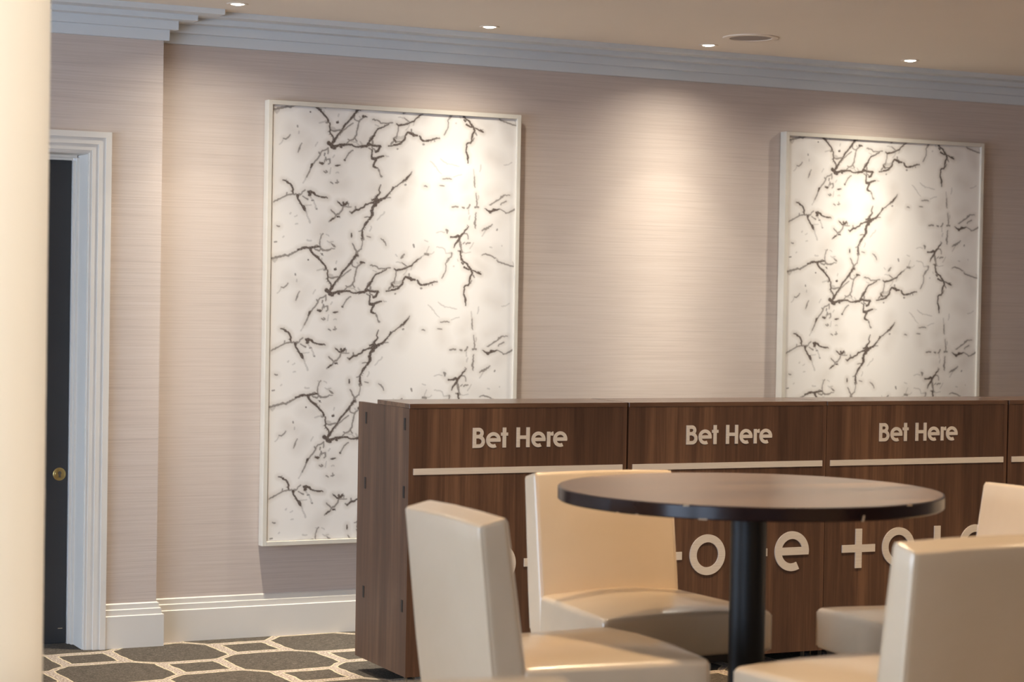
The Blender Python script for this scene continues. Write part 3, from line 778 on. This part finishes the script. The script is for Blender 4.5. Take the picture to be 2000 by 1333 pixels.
def build_print():
    res = 0.0023
    W_, H_ = PW - 0.040, (PZT - PZB) - 0.040
    nx, ny = int(W_ / res), int(PERIOD / res)
    pad = 60
    ink = np.zeros((ny, nx), np.float32)
    haze = np.zeros((ny, nx), np.float32)
    rs = np.random.RandomState(4)
    sx, sy = W_ / (nx - 1), PERIOD / ny
    def seg(p, q, w0, w1, a, arr, soft):
        R = max(w0, w1) * 0.5 + soft * 2.2
        x0, x1 = min(p[0], q[0]) - R, max(p[0], q[0]) + R
        y0, y1 = min(p[1], q[1]) - R, max(p[1], q[1]) + R
        i0, i1 = int(max(0, x0 / sx)), int(min(nx - 1, x1 / sx + 1))
        j0, j1 = int(math.floor(y0 / sy)), int(math.ceil(y1 / sy))
        if i1 <= i0 or j1 <= j0: return
        gx = np.arange(i0, i1 + 1) * sx
        gy = np.arange(j0, j1 + 1) * sy
        X, Y = np.meshgrid(gx, gy)
        dx, dy = q[0] - p[0], q[1] - p[1]
        L2 = dx * dx + dy * dy + 1e-12
        t = np.clip(((X - p[0]) * dx + (Y - p[1]) * dy) / L2, 0, 1)
        D = np.hypot(X - p[0] - t * dx, Y - p[1] - t * dy)
        W2 = (w0 + (w1 - w0) * t) * 0.5
        v = a * np.clip(1.0 - (D - W2) / soft, 0, 1)
        rows = np.arange(j0, j1 + 1) % ny
        for k, r in enumerate(rows):
            arr[r, i0:i1 + 1] = np.maximum(arr[r, i0:i1 + 1], v[k])
    for tone, ws, pts in STROKES:
        a = {'D': 1.0, 'M': 0.72, 'F': 0.30}[tone]
        ws = list(ws) if len(ws) == len(pts) else [ws[0]] * len(pts)
        P = []
        for (p, q, wa, wb2) in zip(pts, pts[1:], ws, ws[1:]):
            L = math.hypot(q[0] - p[0], q[1] - p[1])
            n = max(1, int(L / 0.006))
            for k in range(n):
                t = k / n
                P.append((p[0] + (q[0] - p[0]) * t, p[1] + (q[1] - p[1]) * t, wa + (wb2 - wa) * t))
        P.append((pts[-1][0], pts[-1][1], ws[-1]))
        J = []
        for (x, y, wd) in P:
            J.append((x + rs.normal(0, 0.0011), y + rs.normal(0, 0.0011), max(0.0008, wd * rs.uniform(0.65, 1.35))))
        for p, q in zip(J, J[1:]):
            seg(p, q, p[2], q[2], a, ink, 0.0030)
        if tone != 'F':
            for p, q in zip(J[::2], J[2::2]):
                seg(p, q, p[2], q[2], a * 0.5, haze, 0.022)
        if tone == 'D':
            for (x, y, wd) in J:
                if rs.rand() < 0.28:
                    an = rs.uniform(0, 2 * PI); ln = rs.uniform(0.004, 0.010)
                    seg((x, y), (x + math.cos(an) * ln, y + math.sin(an) * ln), wd * 0.4, 0.0006, a * 0.75, ink, 0.0025)
    # broad cloudy staining
    for k in range(26):
        x, y = rs.uniform(0, W_), rs.uniform(0, PERIOD)
        an = rs.uniform(0, PI)
        seg((x, y), (x + math.cos(an) * 0.05, y + math.sin(an) * 0.05), 0.01, 0.01, 0.22, haze, 0.05)
    nz = int(H_ / sy)
    rows = np.arange(nz + 1) % ny
    I = ink[rows]; Hh = haze[rows]
    xs = np.arange(nx) * sx
    zs = -np.arange(nz + 1) * sy
    X, Z = np.meshgrid(xs, zs)
    co = np.stack([X, np.zeros_like(X), Z], -1).reshape(-1, 3).astype(np.float32)
    N = co.shape[0]
    a = (np.arange(nz)[:, None] * nx + np.arange(nx - 1)[None, :])
    quads = np.stack([a, a + nx, a + nx + 1, a + 1], -1).reshape(-1, 4)
    me = bpy.data.meshes.new('print')
    me.vertices.add(N); me.vertices.foreach_set('co', co.ravel())
    me.loops.add(quads.size); me.loops.foreach_set('vertex_index', quads.ravel().astype(np.int32))
    me.polygons.add(len(quads))
    me.polygons.foreach_set('loop_start', (np.arange(len(quads)) * 4).astype(np.int32))
    me.update(calc_edges=True)
    at = me.attributes.new('ink', 'FLOAT', 'POINT'); at.data.foreach_set('value', I.ravel())
    at = me.attributes.new('haze', 'FLOAT', 'POINT'); at.data.foreach_set('value', Hh.ravel())
    me.materials.append(M['print'])
    return me
print_mesh = build_print()
def picture(label, x0):
    t = thing('framed_picture', label, 'picture', (x0 + PW / 2, 0, PZB), 0, 'framed marble prints on the wall')
    H = PZT - PZB
    hw = PW / 2
    fb = bmesh.new()
    D0, D1 = -0.056, -0.004
    for (a, b, c, d) in ((-hw, -hw + 0.02, 0, H), (hw - 0.02, hw, 0, H), (-hw + 0.02, hw - 0.02, 0, 0.02), (-hw + 0.02, hw - 0.02, H - 0.02, H)):
        box(fb, a, b, D0, D1, c, d)
    bmesh.ops.bevel(fb, geom=fb.edges[:], offset=0.0012, segments=1, affect='EDGES')
    obj('frame', fb, M['frame'], t)
    o = bpy.data.objects.new('canvas', print_mesh)
    col.objects.link(o); o.parent = t
    o.location = (-hw + 0.0200, -0.044, H - 0.0205)
    obj('backing_board', bx(-hw + 0.0205, hw - 0.0205, -0.043, -0.006, 0.0205, H - 0.0205), M['chip'], t)
picture('large white framed marble print on the left, partly behind the end counter', PX0)
picture('large white framed marble print on the right, above the third counter unit', 4.477)

# ------------------------------------------------------------------ betting counters
WC, PHI = 0.95275, -0.02356
C0, DC = 1.8226, 1.47062
ZB, ZS, ZT = 0.059, 1.0958, 1.1140
DFULL, DTOP = 0.5445, 0.3385
def bar(bm, x0, x1, z0, z1, th):
    box(bm, x0, x1, -th, 0.0, z0, z1)
def ring(bm, cx, cz, ro, ri, a0, a1, th, n=48):
    """ring sector from a0 to a1 (degrees), extruded toward -y"""
    m = max(3, int(n * abs(a1 - a0) / 360))
    full = abs(a1 - a0) >= 359.9
    def L(r, y, k):
        t = math.radians(a0 + (a1 - a0) * k / m)
        return bm.verts.new((cx + r * math.cos(t), y, cz + r * math.sin(t)))
    rows = [[L(ro, -th, k), L(ri, -th, k), L(ri, 0, k), L(ro, 0, k)] for k in range(m + (0 if full else 1))]
    cnt = len(rows)
    for k in range(cnt if full else cnt - 1):
        a, b = rows[k], rows[(k + 1) % cnt]
        for i in range(4):
            j = (i + 1) % 4
            bm.faces.new((a[i], b[i], b[j], a[j]))
    if not full:
        bm.faces.new(rows[0]); bm.faces.new(rows[-1][::-1])
def letter_e(cx, cz, r, s, th):
    b = bmesh.new()
    ao = -math.degrees(math.asin(s * 0.5 / r))
    ring(b, cx, cz, r, r - s, ao, 296, th)
    bar(b, cx - r + s * 0.6, cx + r * math.cos(math.radians(ao)) - 0.0005, cz - s * 0.5, cz + s * 0.5, th - 0.00015)
    return b
def letter_o(cx, cz, r, s, th):
    b = bmesh.new(); ring(b, cx, cz, r, r - s, 0, 360, th, 64); return b
def letters_small(z0):
    th, s = 0.003, 0.0152
    cap = 0.0785
    out = []
    b = bmesh.new(); x = 0.2702                      # B
    bar(b, x, x + s, z0, z0 + cap, th)
    zu = z0 + cap
    zm = z0 + 0.0435
    r1 = (zu - (zm - 0.006)) / 2; r2 = ((zm + 0.006) - z0) / 2
    e = 0.00012
    ring(b, x + 0.0475 - r1 - 0.001, zu - r1, r1, r1 - 0.0143, -90, 90, th - e)
    ring(b, x + 0.0525 - r2, z0 + r2, r2, r2 - 0.0143, -90, 90, th - 2 * e)
    bar(b, x + s - 0.001, x + 0.0475 - r1 - 0.0005, zu - 0.0143, zu, th - 3 * e)
    bar(b, x + s - 0.001, x + 0.0475 - r1 - 0.0005, zm - 0.0065, zm + 0.0078, th - 3 * e)
    bar(b, x + s - 0.001, x + 0.0530 - r2, z0, z0 + 0.0143, th - 3 * e)
    out.append(('B', b))
    r = 0.0310
    out.append(('e', letter_e(0.3590, z0 + r - 0.001, r, 0.0140, th)))
    b = bmesh.new(); bar(b, 0.3987, 0.4139, z0, z0 + cap, th)
    bar(b, 0.3915, 0.4221, z0 + 0.0465, z0 + 0.0590, th - e); out.append(('t', b))
    b = bmesh.new(); bar(b, 0.4585, 0.4737, z0, z0 + cap, th); bar(b, 0.5012, 0.5164, z0, z0 + cap, th)
    bar(b, 0.4730, 0.5020, z0 + 0.0325, z0 + 0.0465, th - e); out.append(('H', b))
    out.append(('e', letter_e(0.5547, z0 + r - 0.001, r, 0.0140, th)))
    b = bmesh.new(); bar(b, 0.5921, 0.6071, z0, z0 + 0.0600, th)
    ring(b, 0.6215, z0 + 0.0430, 0.0178, 0.0035, 96, 172, th - e, 60); out.append(('r', b))
    out.append(('e', letter_e(0.6507, z0 + r - 0.001, r, 0.0140, th)))
    return out
def letters_big(x0, zc):
    th, s, r = 0.006, 0.0322, 0.0838
    out = []
    def tee(cx):
        b = bmesh.new()
        bar(b, cx - r, cx + r, zc - s / 2, zc + s / 2, th)
        bar(b, cx - s / 2, cx + s / 2, zc - r, zc + r, th - 0.0001)
        return b
    out.append(('t', tee(x0 + r)))
    out.append(('o', letter_o(x0 + 0.2890, zc, r, s, th)))
    out.append(('t', tee(x0 + 0.4930)))
    out.append(('e', letter_e(x0 + 0.6980, zc, r, s, th)))
    return out
def make_counter():
    t = thing('betting_counter', '', 'counter')
    g = 0.003
    x0, x1 = g, WC - g
    T = 0.018
    obj('front_panel', bx(x0 + T, x1 - T, 0.0012, T, ZB, ZS), M['walnut'], t)
    for a in (x0, x1 - T):
        obj('side_panel', bx(a, a + T, 0.0, DFULL, ZB, ZS), M['walnut'], t)
    obj('top_panel', bx(x0, x1, -0.001, DTOP, ZS, ZT, bevel=0.0012, seg=1), M['walnut_top'], t)
    obj('worktop', bx(x0 + T, x1 - T, T, DFULL, 0.86, 0.88), M['walnut'], t)
    obj('bottom_panel', bx(x0 + T, x1 - T, T, DFULL, ZB, ZB + 0.018), M['walnut'], t)
    obj('metal_strip', bx(0.0222, WC - 0.0205, -0.0022, 0.0016, 0.8400, 0.8645), M['nickel'], t)
    for nm, b in letters_small(0.9405):
        bmesh.ops.translate(b, verts=b.verts, vec=(0, 0.0016, 0))
        o = obj('letter', b, M['nickel'], t); o['label'] = 'small raised metal letter ' + nm
    for nm, b in letters_big(0.0905, 0.4850):
        bmesh.ops.translate(b, verts=b.verts, vec=(0, 0.0016, 0))
        bmesh.ops.bevel(b, geom=[], offset=0.001) if False else None
        o = obj('letter', b, M['nickel'], t); o['label'] = 'large raised metal letter ' + nm
    for y in (0.045, 0.459):
        for z in (1.034, 0.771, 0.33):
            obj('connector_slot', bx(x0 - 0.0012, x0 + 0.002, y - 0.009, y + 0.009, z - 0.0235, z + 0.0235), M['black'], t)
    for cx, cy in ((0.045, 0.06), (WC - 0.045, 0.06), (0.13, DFULL - 0.15), (WC - 0.13, DFULL - 0.15)):
        if True:
            b = bmesh.new()
            box(b, cx - 0.022, cx + 0.022, cy - 0.025, cy + 0.025, ZB - 0.004, ZB)
            box(b, cx - 0.018, cx - 0.015, cy - 0.012, cy + 0.012, 0.022, ZB - 0.004)
            box(b, cx + 0.015, cx + 0.018, cy - 0.012, cy + 0.012, 0.022, ZB - 0.004)
            c = obj('caster', b, M['steel'], t)
            wv = lathe([(0, -0.011), (0.022, -0.011), (0.0245, -0.007), (0.0245, 0.007), (0.022, 0.011), (0, 0.011)], 28)
            bmesh.ops.rotate(wv, verts=wv.verts, cent=(0, 0, 0), matrix=Matrix.Rotation(PI / 2, 3, 'Y'))
            bmesh.ops.translate(wv, verts=wv.verts, vec=(cx, cy, 0.0245))
            obj('wheel', wv, M['rubber'], c, True)
    return t
def copy_tree(o, parent=None):
    c = o.copy(); col.objects.link(c); c.parent = parent
    for ch in o.children: copy_tree(ch, c)
    return c
ct = make_counter()
dirx = Vector((math.cos(PHI), math.sin(PHI), 0))
clab = ['walnut betting counter at the left end, bare side panel with black slots showing',
        'second walnut betting counter from the left, behind the round table pole',
        'third walnut betting counter from the left, below the right picture',
        'walnut betting counter cut off by the right edge of the photo']
for i in range(4):
    o = ct if i == 0 else copy_tree(ct)
    off = i * WC + (0.003 if i in (1,) else 0.0) + (0.003 if i == 3 else 0)
    o.location = Vector((C0, -DC, 0)) + dirx * off
    o.rotation_euler = (0, 0, PHI)
    tag(o, clab[i], 'counter', 'walnut betting counters in a row')

# ------------------------------------------------------------------ round table
TX, TY, TZ, TR = 1.647, -4.130, 1.030, 0.5087
tb = thing('round_table', 'tall round table with worn dark edge and black pole among cream chairs', 'table', (TX, TY, 0))
obj('tabletop', lathe([(0, TZ), (TR - 0.006, TZ), (TR - 0.0061, TZ - 0.002), (0, TZ - 0.002)], 160), M['tabletop'], tb, True)
eb = lathe([(0, TZ - 0.002), (TR - 0.006, TZ - 0.002), (TR - 0.006, TZ - 0.0003), (TR - 0.002, TZ - 0.0005), (TR, TZ - 0.003), (TR, TZ - 0.032), (TR - 0.003, TZ - 0.035), (0, TZ - 0.035)], 160)
ed = obj('edge_band', eb, M['edge'], tb, True)
ed['label'] = 'dark polished lipping with chips'
cdir = math.atan2(-8.77194 - TY, -1.37443 - TX)
def chip(ang, z0, z1, wdt, lean=0.0):
    b = bmesh.new()
    n = 5
    top, bot = [], []
    for k in range(n + 1):
        a = ang + (k / n - 0.5) * wdt / TR
        rr = TR + 0.0006
        j = random.uniform(-1, 1) * (z1 - z0) * 0.12
        top.append(b.verts.new((rr * math.cos(a + lean), rr * math.sin(a + lean), z1 + j)))
        bot.append(b.verts.new((rr * math.cos(a), rr * math.sin(a), z0 + j)))
    top2 = [b.verts.new((v.co.x * 0.996, v.co.y * 0.996, v.co.z)) for v in top]
    bot2 = [b.verts.new((v.co.x * 0.996, v.co.y * 0.996, v.co.z)) for v in bot]
    for k in range(n):
        b.faces.new((top[k], top[k + 1], bot[k + 1], bot[k]))
        b.faces.new((top2[k], bot2[k], bot2[k + 1], top2[k + 1]))
        b.faces.new((top[k], top2[k], top2[k + 1], top[k + 1]))
        b.faces.new((bot[k], bot[k + 1], bot2[k + 1], bot2[k]))
    b.faces.new((top[0], bot[0], bot2[0], top2[0])); b.faces.new((top[n], top2[n], bot2[n], bot[n]))
    o = obj('edge_chip', b, M['chip'], tb)
def ang_at(px):      # angle on the near rim whose image x is px
    return cdir + math.asin(max(-1, min(1, (px - 1464) / 374.5)))
chip(ang_at(1667), TZ - 0.034, TZ - 0.020, 0.005, 0.006)
for px, w_ in ((1225, 0.006), (1262, 0.008), (1382, 0.022)):
    chip(ang_at(px), TZ - 0.0352, TZ - 0.0325, w_)
chip(ang_at(1352), TZ - 0.004, TZ - 0.0008, 0.014)
chip(ang_at(1755), TZ - 0.004, TZ - 0.0008, 0.02)
obj('pole', lathe([(0, 0.02), (0.0480, 0.02), (0.0480, TZ - 0.045), (0, TZ - 0.045)], 64), M['blackgloss'], tb, True)
obj('mounting_plate', lathe([(0, TZ - 0.045), (0.10, TZ - 0.045), (0.12, TZ - 0.040), (0.12, TZ - 0.035), (0, TZ - 0.035)], 48), M['blackgloss'], tb, True)
obj('base_plate', lathe([(0, 0), (0.235, 0), (0.235, 0.008), (0.22, 0.014), (0.08, 0.024), (0, 0.024)], 72), M['blackgloss'], tb, True)

# ------------------------------------------------------------------ chairs
SW, SWF, SD, SZ, BZT, BT, BTILT = 0.458, 0.532, 0.482, 0.674, 1.018, 0.076, 0.135
STH = 0.125
def rbox(fn, nx, ny, nz, rx, dims):
    """rounded block: superellipse-like cube mapped by fn(u, v, w) with u,v,w in -1..1 and corner radius rx (metres)"""
    bm = bmesh.new()
    bmesh.ops.create_cube(bm, size=2.0)
    bmesh.ops.subdivide_edges(bm, edges=bm.edges[:], cuts=nx, use_grid_fill=True)
    hx, hy, hz = dims
    for v in bm.verts:
        p = Vector((v.co.x * hx, v.co.y * hy, v.co.z * hz))
        q = Vector((max(-hx + rx, min(hx - rx, p.x)), max(-hy + rx, min(hy - rx, p.y)), max(-hz + rx, min(hz - rx, p.z))))
        d = p - q
        if d.length > 1e-9:
            # spread the samples round the rounding
            mx_ = max(abs(d.x), abs(d.y), abs(d.z))
            d = d.normalized() * rx * (mx_ / rx if mx_ < rx else 1.0)
            p = q + d
        v.co = fn(p)
    return bm
def graded(n, h, r):
    """coordinates from -h to h, dense inside the last r"""
    k = 5
    a = [-h + r * (1 - math.cos(PI / 2 * i / k)) for i in range(k)]
    m = [-h + r + (2 * h - 2 * r) * i / n for i in range(n + 1)]
    return a + m + [-x for x in reversed(a)]
def soft_block(dims, r, fn, n=10):
    hx, hy, hz = dims
    ax = [graded(n, hx, r), graded(max(2, n // 3), hy, r), graded(n, hz, r)]
    bm = bmesh.new()
    cache = {}
    def vert(i, j, k):
        key = (i, j, k)
        if key in cache: return cache[key]
        p = Vector((ax[0][i], ax[1][j], ax[2][k]))
        q = Vector((max(-hx + r, min(hx - r, p.x)), max(-hy + r, min(hy - r, p.y)), max(-hz + r, min(hz - r, p.z))))
        d = p - q
        if d.length > 1e-9: p = q + d.normalized() * r
        cache[key] = bm.verts.new(fn(p))
        return cache[key]
    N = [len(a) for a in ax]
    def quad(a, b, c, d):
        try: bm.faces.new((a, b, c, d))
        except ValueError: pass
    for i in range(N[0] - 1):
        for j in range(N[1] - 1):
            for k in (0, N[2] - 1):
                quad(vert(i, j, k), vert(i + 1, j, k), vert(i + 1, j + 1, k), vert(i, j + 1, k))
    for i in range(N[0] - 1):
        for k in range(N[2] - 1):
            for j in (0, N[1] - 1):
                quad(vert(i, j, k), vert(i + 1, j, k), vert(i + 1, j, k + 1), vert(i, j, k + 1))
    for j in range(N[1] - 1):
        for k in range(N[2] - 1):
            for i in (0, N[0] - 1):
                quad(vert(i, j, k), vert(i, j + 1, k), vert(i, j + 1, k + 1), vert(i, j, k + 1))
    return bm
# local frame: +x forward (from backrest to seat front), +y the sitter's left, origin under the backrest's front face
def back_x(z): return -BTILT * (z - SZ)
ZLOW = SZ - STH - 0.012
def back_fn(p):
    # p.x thickness, p.y width, p.z height
    z = (ZLOW + BZT) / 2 + p.z
    fz = max(0.0, min(1.0, (BZT - z) / (BZT - SZ)))
    th = p.x * (1 + 0.22 * fz) - 0.002 * fz
    u = p.y / (SW / 2)
    bulge = 0.006 * (1 - u * u) * (1 if p.x > 0 else 0.5) * math.copysign(1, p.x) if abs(p.x) > BT * 0.2 else 0
    bulge *= max(0.0, math.cos((p.z) / ((BZT - ZLOW) / 2) * PI / 2)) 
    top = max(0.0, (p.z / ((BZT - ZLOW) / 2) - 0.86) / 0.14)
    z -= 0.020 * top * max(0.0, min(1.0, 0.5 - p.x / BT))
    return Vector((back_x(z) - BT / 2 + th + bulge, p.y, z + 0.004 * (1 - u * u) * (1 if p.z > 0 else 0)))
def seat_fn(p):
    x = SD / 2 + p.x + 0.0
    f = max(0, min(1, x / SD))
    y = p.y * (SW + (SWF - SW) * f) / SW
    u, v = p.y / (SW / 2), p.x / (SD / 2)
    up = max(0.0, p.z / (STH / 2))
    dome = (0.009 * (1 - u * u) * (1 - v * v * 0.8) - 0.015 * abs(u) ** 6 * (1 - 0.5 * max(0, v) ** 3) - 0.006 * max(0, v) ** 6) * up
    bow = 0.008 * (1 - u * u) * max(0, v) ** 3
    return Vector((x + bow, y, SZ - STH / 2 + p.z + dome - 0.0))
def make_chair():
    t = thing('bar_chair', '', 'chair')
    sm = obj('seat', soft_block((SD / 2, SW / 2, STH / 2), 0.015, seat_fn), M['vinyl'], t, False)
    sm.data.shade_smooth()
    bk = obj('backrest', soft_block((BT / 2, SW / 2, (BZT - ZLOW) / 2), 0.014, back_fn), M['vinyl'], t, False)
    bk.data.shade_smooth()
    # piped seams along both ends of the backrest and at the seat corners
    hz = (BZT - ZLOW) / 2
    for s in (1, -1):
        b = bmesh.new()
        q = 0.0038
        yy = s * (SW / 2 - q)
        loop = [Vector((-BT / 2 + q, yy, -hz + 0.02 + (2 * hz - 0.034) * k / 24)) for k in range(25)]
        loop += [Vector((-BT / 2 + 0.008 + (BT - 0.016) * k / 8, yy, hz - q)) for k in range(9)]
        loop += [Vector((BT / 2 - q, yy, hz - 0.014 - (2 * hz - 0.034 - 0.10) * k / 22)) for k in range(23)]
        tube(b, [back_fn(p) for p in loop], 0.0023, 6)
        obj('piping', b, M['vinyl'], bk, True)
        b = bmesh.new()
        loop = [Vector((SD / 2 - 0.0042, s * (SW / 2 - 0.0042), STH / 2 - 0.012 - (STH - 0.02) * k / 8)) for k in range(9)]
        tube(b, [seat_fn(p) for p in loop], 0.0022, 6)
        obj('piping', b, M['vinyl'], sm, True)
    fr = obj('seat_frame', bx(-BT + 0.01, SD - 0.012, -SW / 2 + 0.012, SW / 2 - 0.012, SZ - STH - 0.022, SZ - STH + 0.004), M['legwood'], t)
    zl = SZ - STH - 0.02
    for sx in (0, 1):
        for s in (1, -1):
            b = bmesh.new()
            xa = -0.045 if sx == 0 else SD - 0.045
            xb = xa - (0.06 if sx == 0 else -0.015)
            ya = s * (SW / 2 - 0.04)
            def rect(x, y, h, z): return [b.verts.new((x + i * h, y + j * h, z)) for i, j in ((-1, -1), (1, -1), (1, 1), (-1, 1))]
            A, B = rect(xa, ya, 0.020, zl), rect(xb, ya, 0.014, 0.0)
            for i in range(4):
                j = (i + 1) % 4
                b.faces.new((A[i], A[j], B[j], B[i]))
            b.faces.new(A); b.faces.new(B[::-1])
            obj('leg', b, M['legwood'], t)
    for z, kind in ((0.20, 'front'), (0.26, 'side'), (0.26, 'side2'), (0.20, 'rear')):
        f = 1 - z / zl
        xr = -0.045 - 0.06 * f; xf = SD - 0.045 + 0.015 * f
        yy = SW / 2 - 0.04
        if kind == 'front': b = bx(xf - 0.008, xf + 0.008, -yy, yy, z - 0.014, z + 0.014)
        elif kind == 'rear': b = bx(xr - 0.008, xr + 0.008, -yy, yy, z - 0.014, z + 0.014)
        else:
            s = 1 if kind == 'side' else -1
            b = bx(xr, xf, s * yy - 0.008, s * yy + 0.008, z - 0.014, z + 0.014)
        obj('stretcher', b, M['legwood'], t)
    return t
ch = make_chair()
chairs = [(0.811, -4.256, -0.025, 'cream vinyl chair left of the round table, its back side towards the camera'),
          (1.619, -3.433, -1.604, 'cream vinyl chair between the counters and the round table, front facing the camera'),
          (1.572, -5.098, 1.621, 'cream vinyl chair nearest on the right, hiding part of the table pole'),
          (2.479, -4.212, 3.055, 'cream vinyl chair cut off by the right edge behind the nearest chair'),
          (-0.290, -6.245, PI / 2 - 0.06, 'cream vinyl chair in the foreground, its top edge at the bottom')]
for i, (x, y, a, lb) in enumerate(chairs):
    o = ch if i == 0 else copy_tree(ch)
    o.location = (x, y, 0)
    o.rotation_euler = (0, 0, a)
    tag(o, lb, 'chair', 'cream vinyl chairs around the tables')
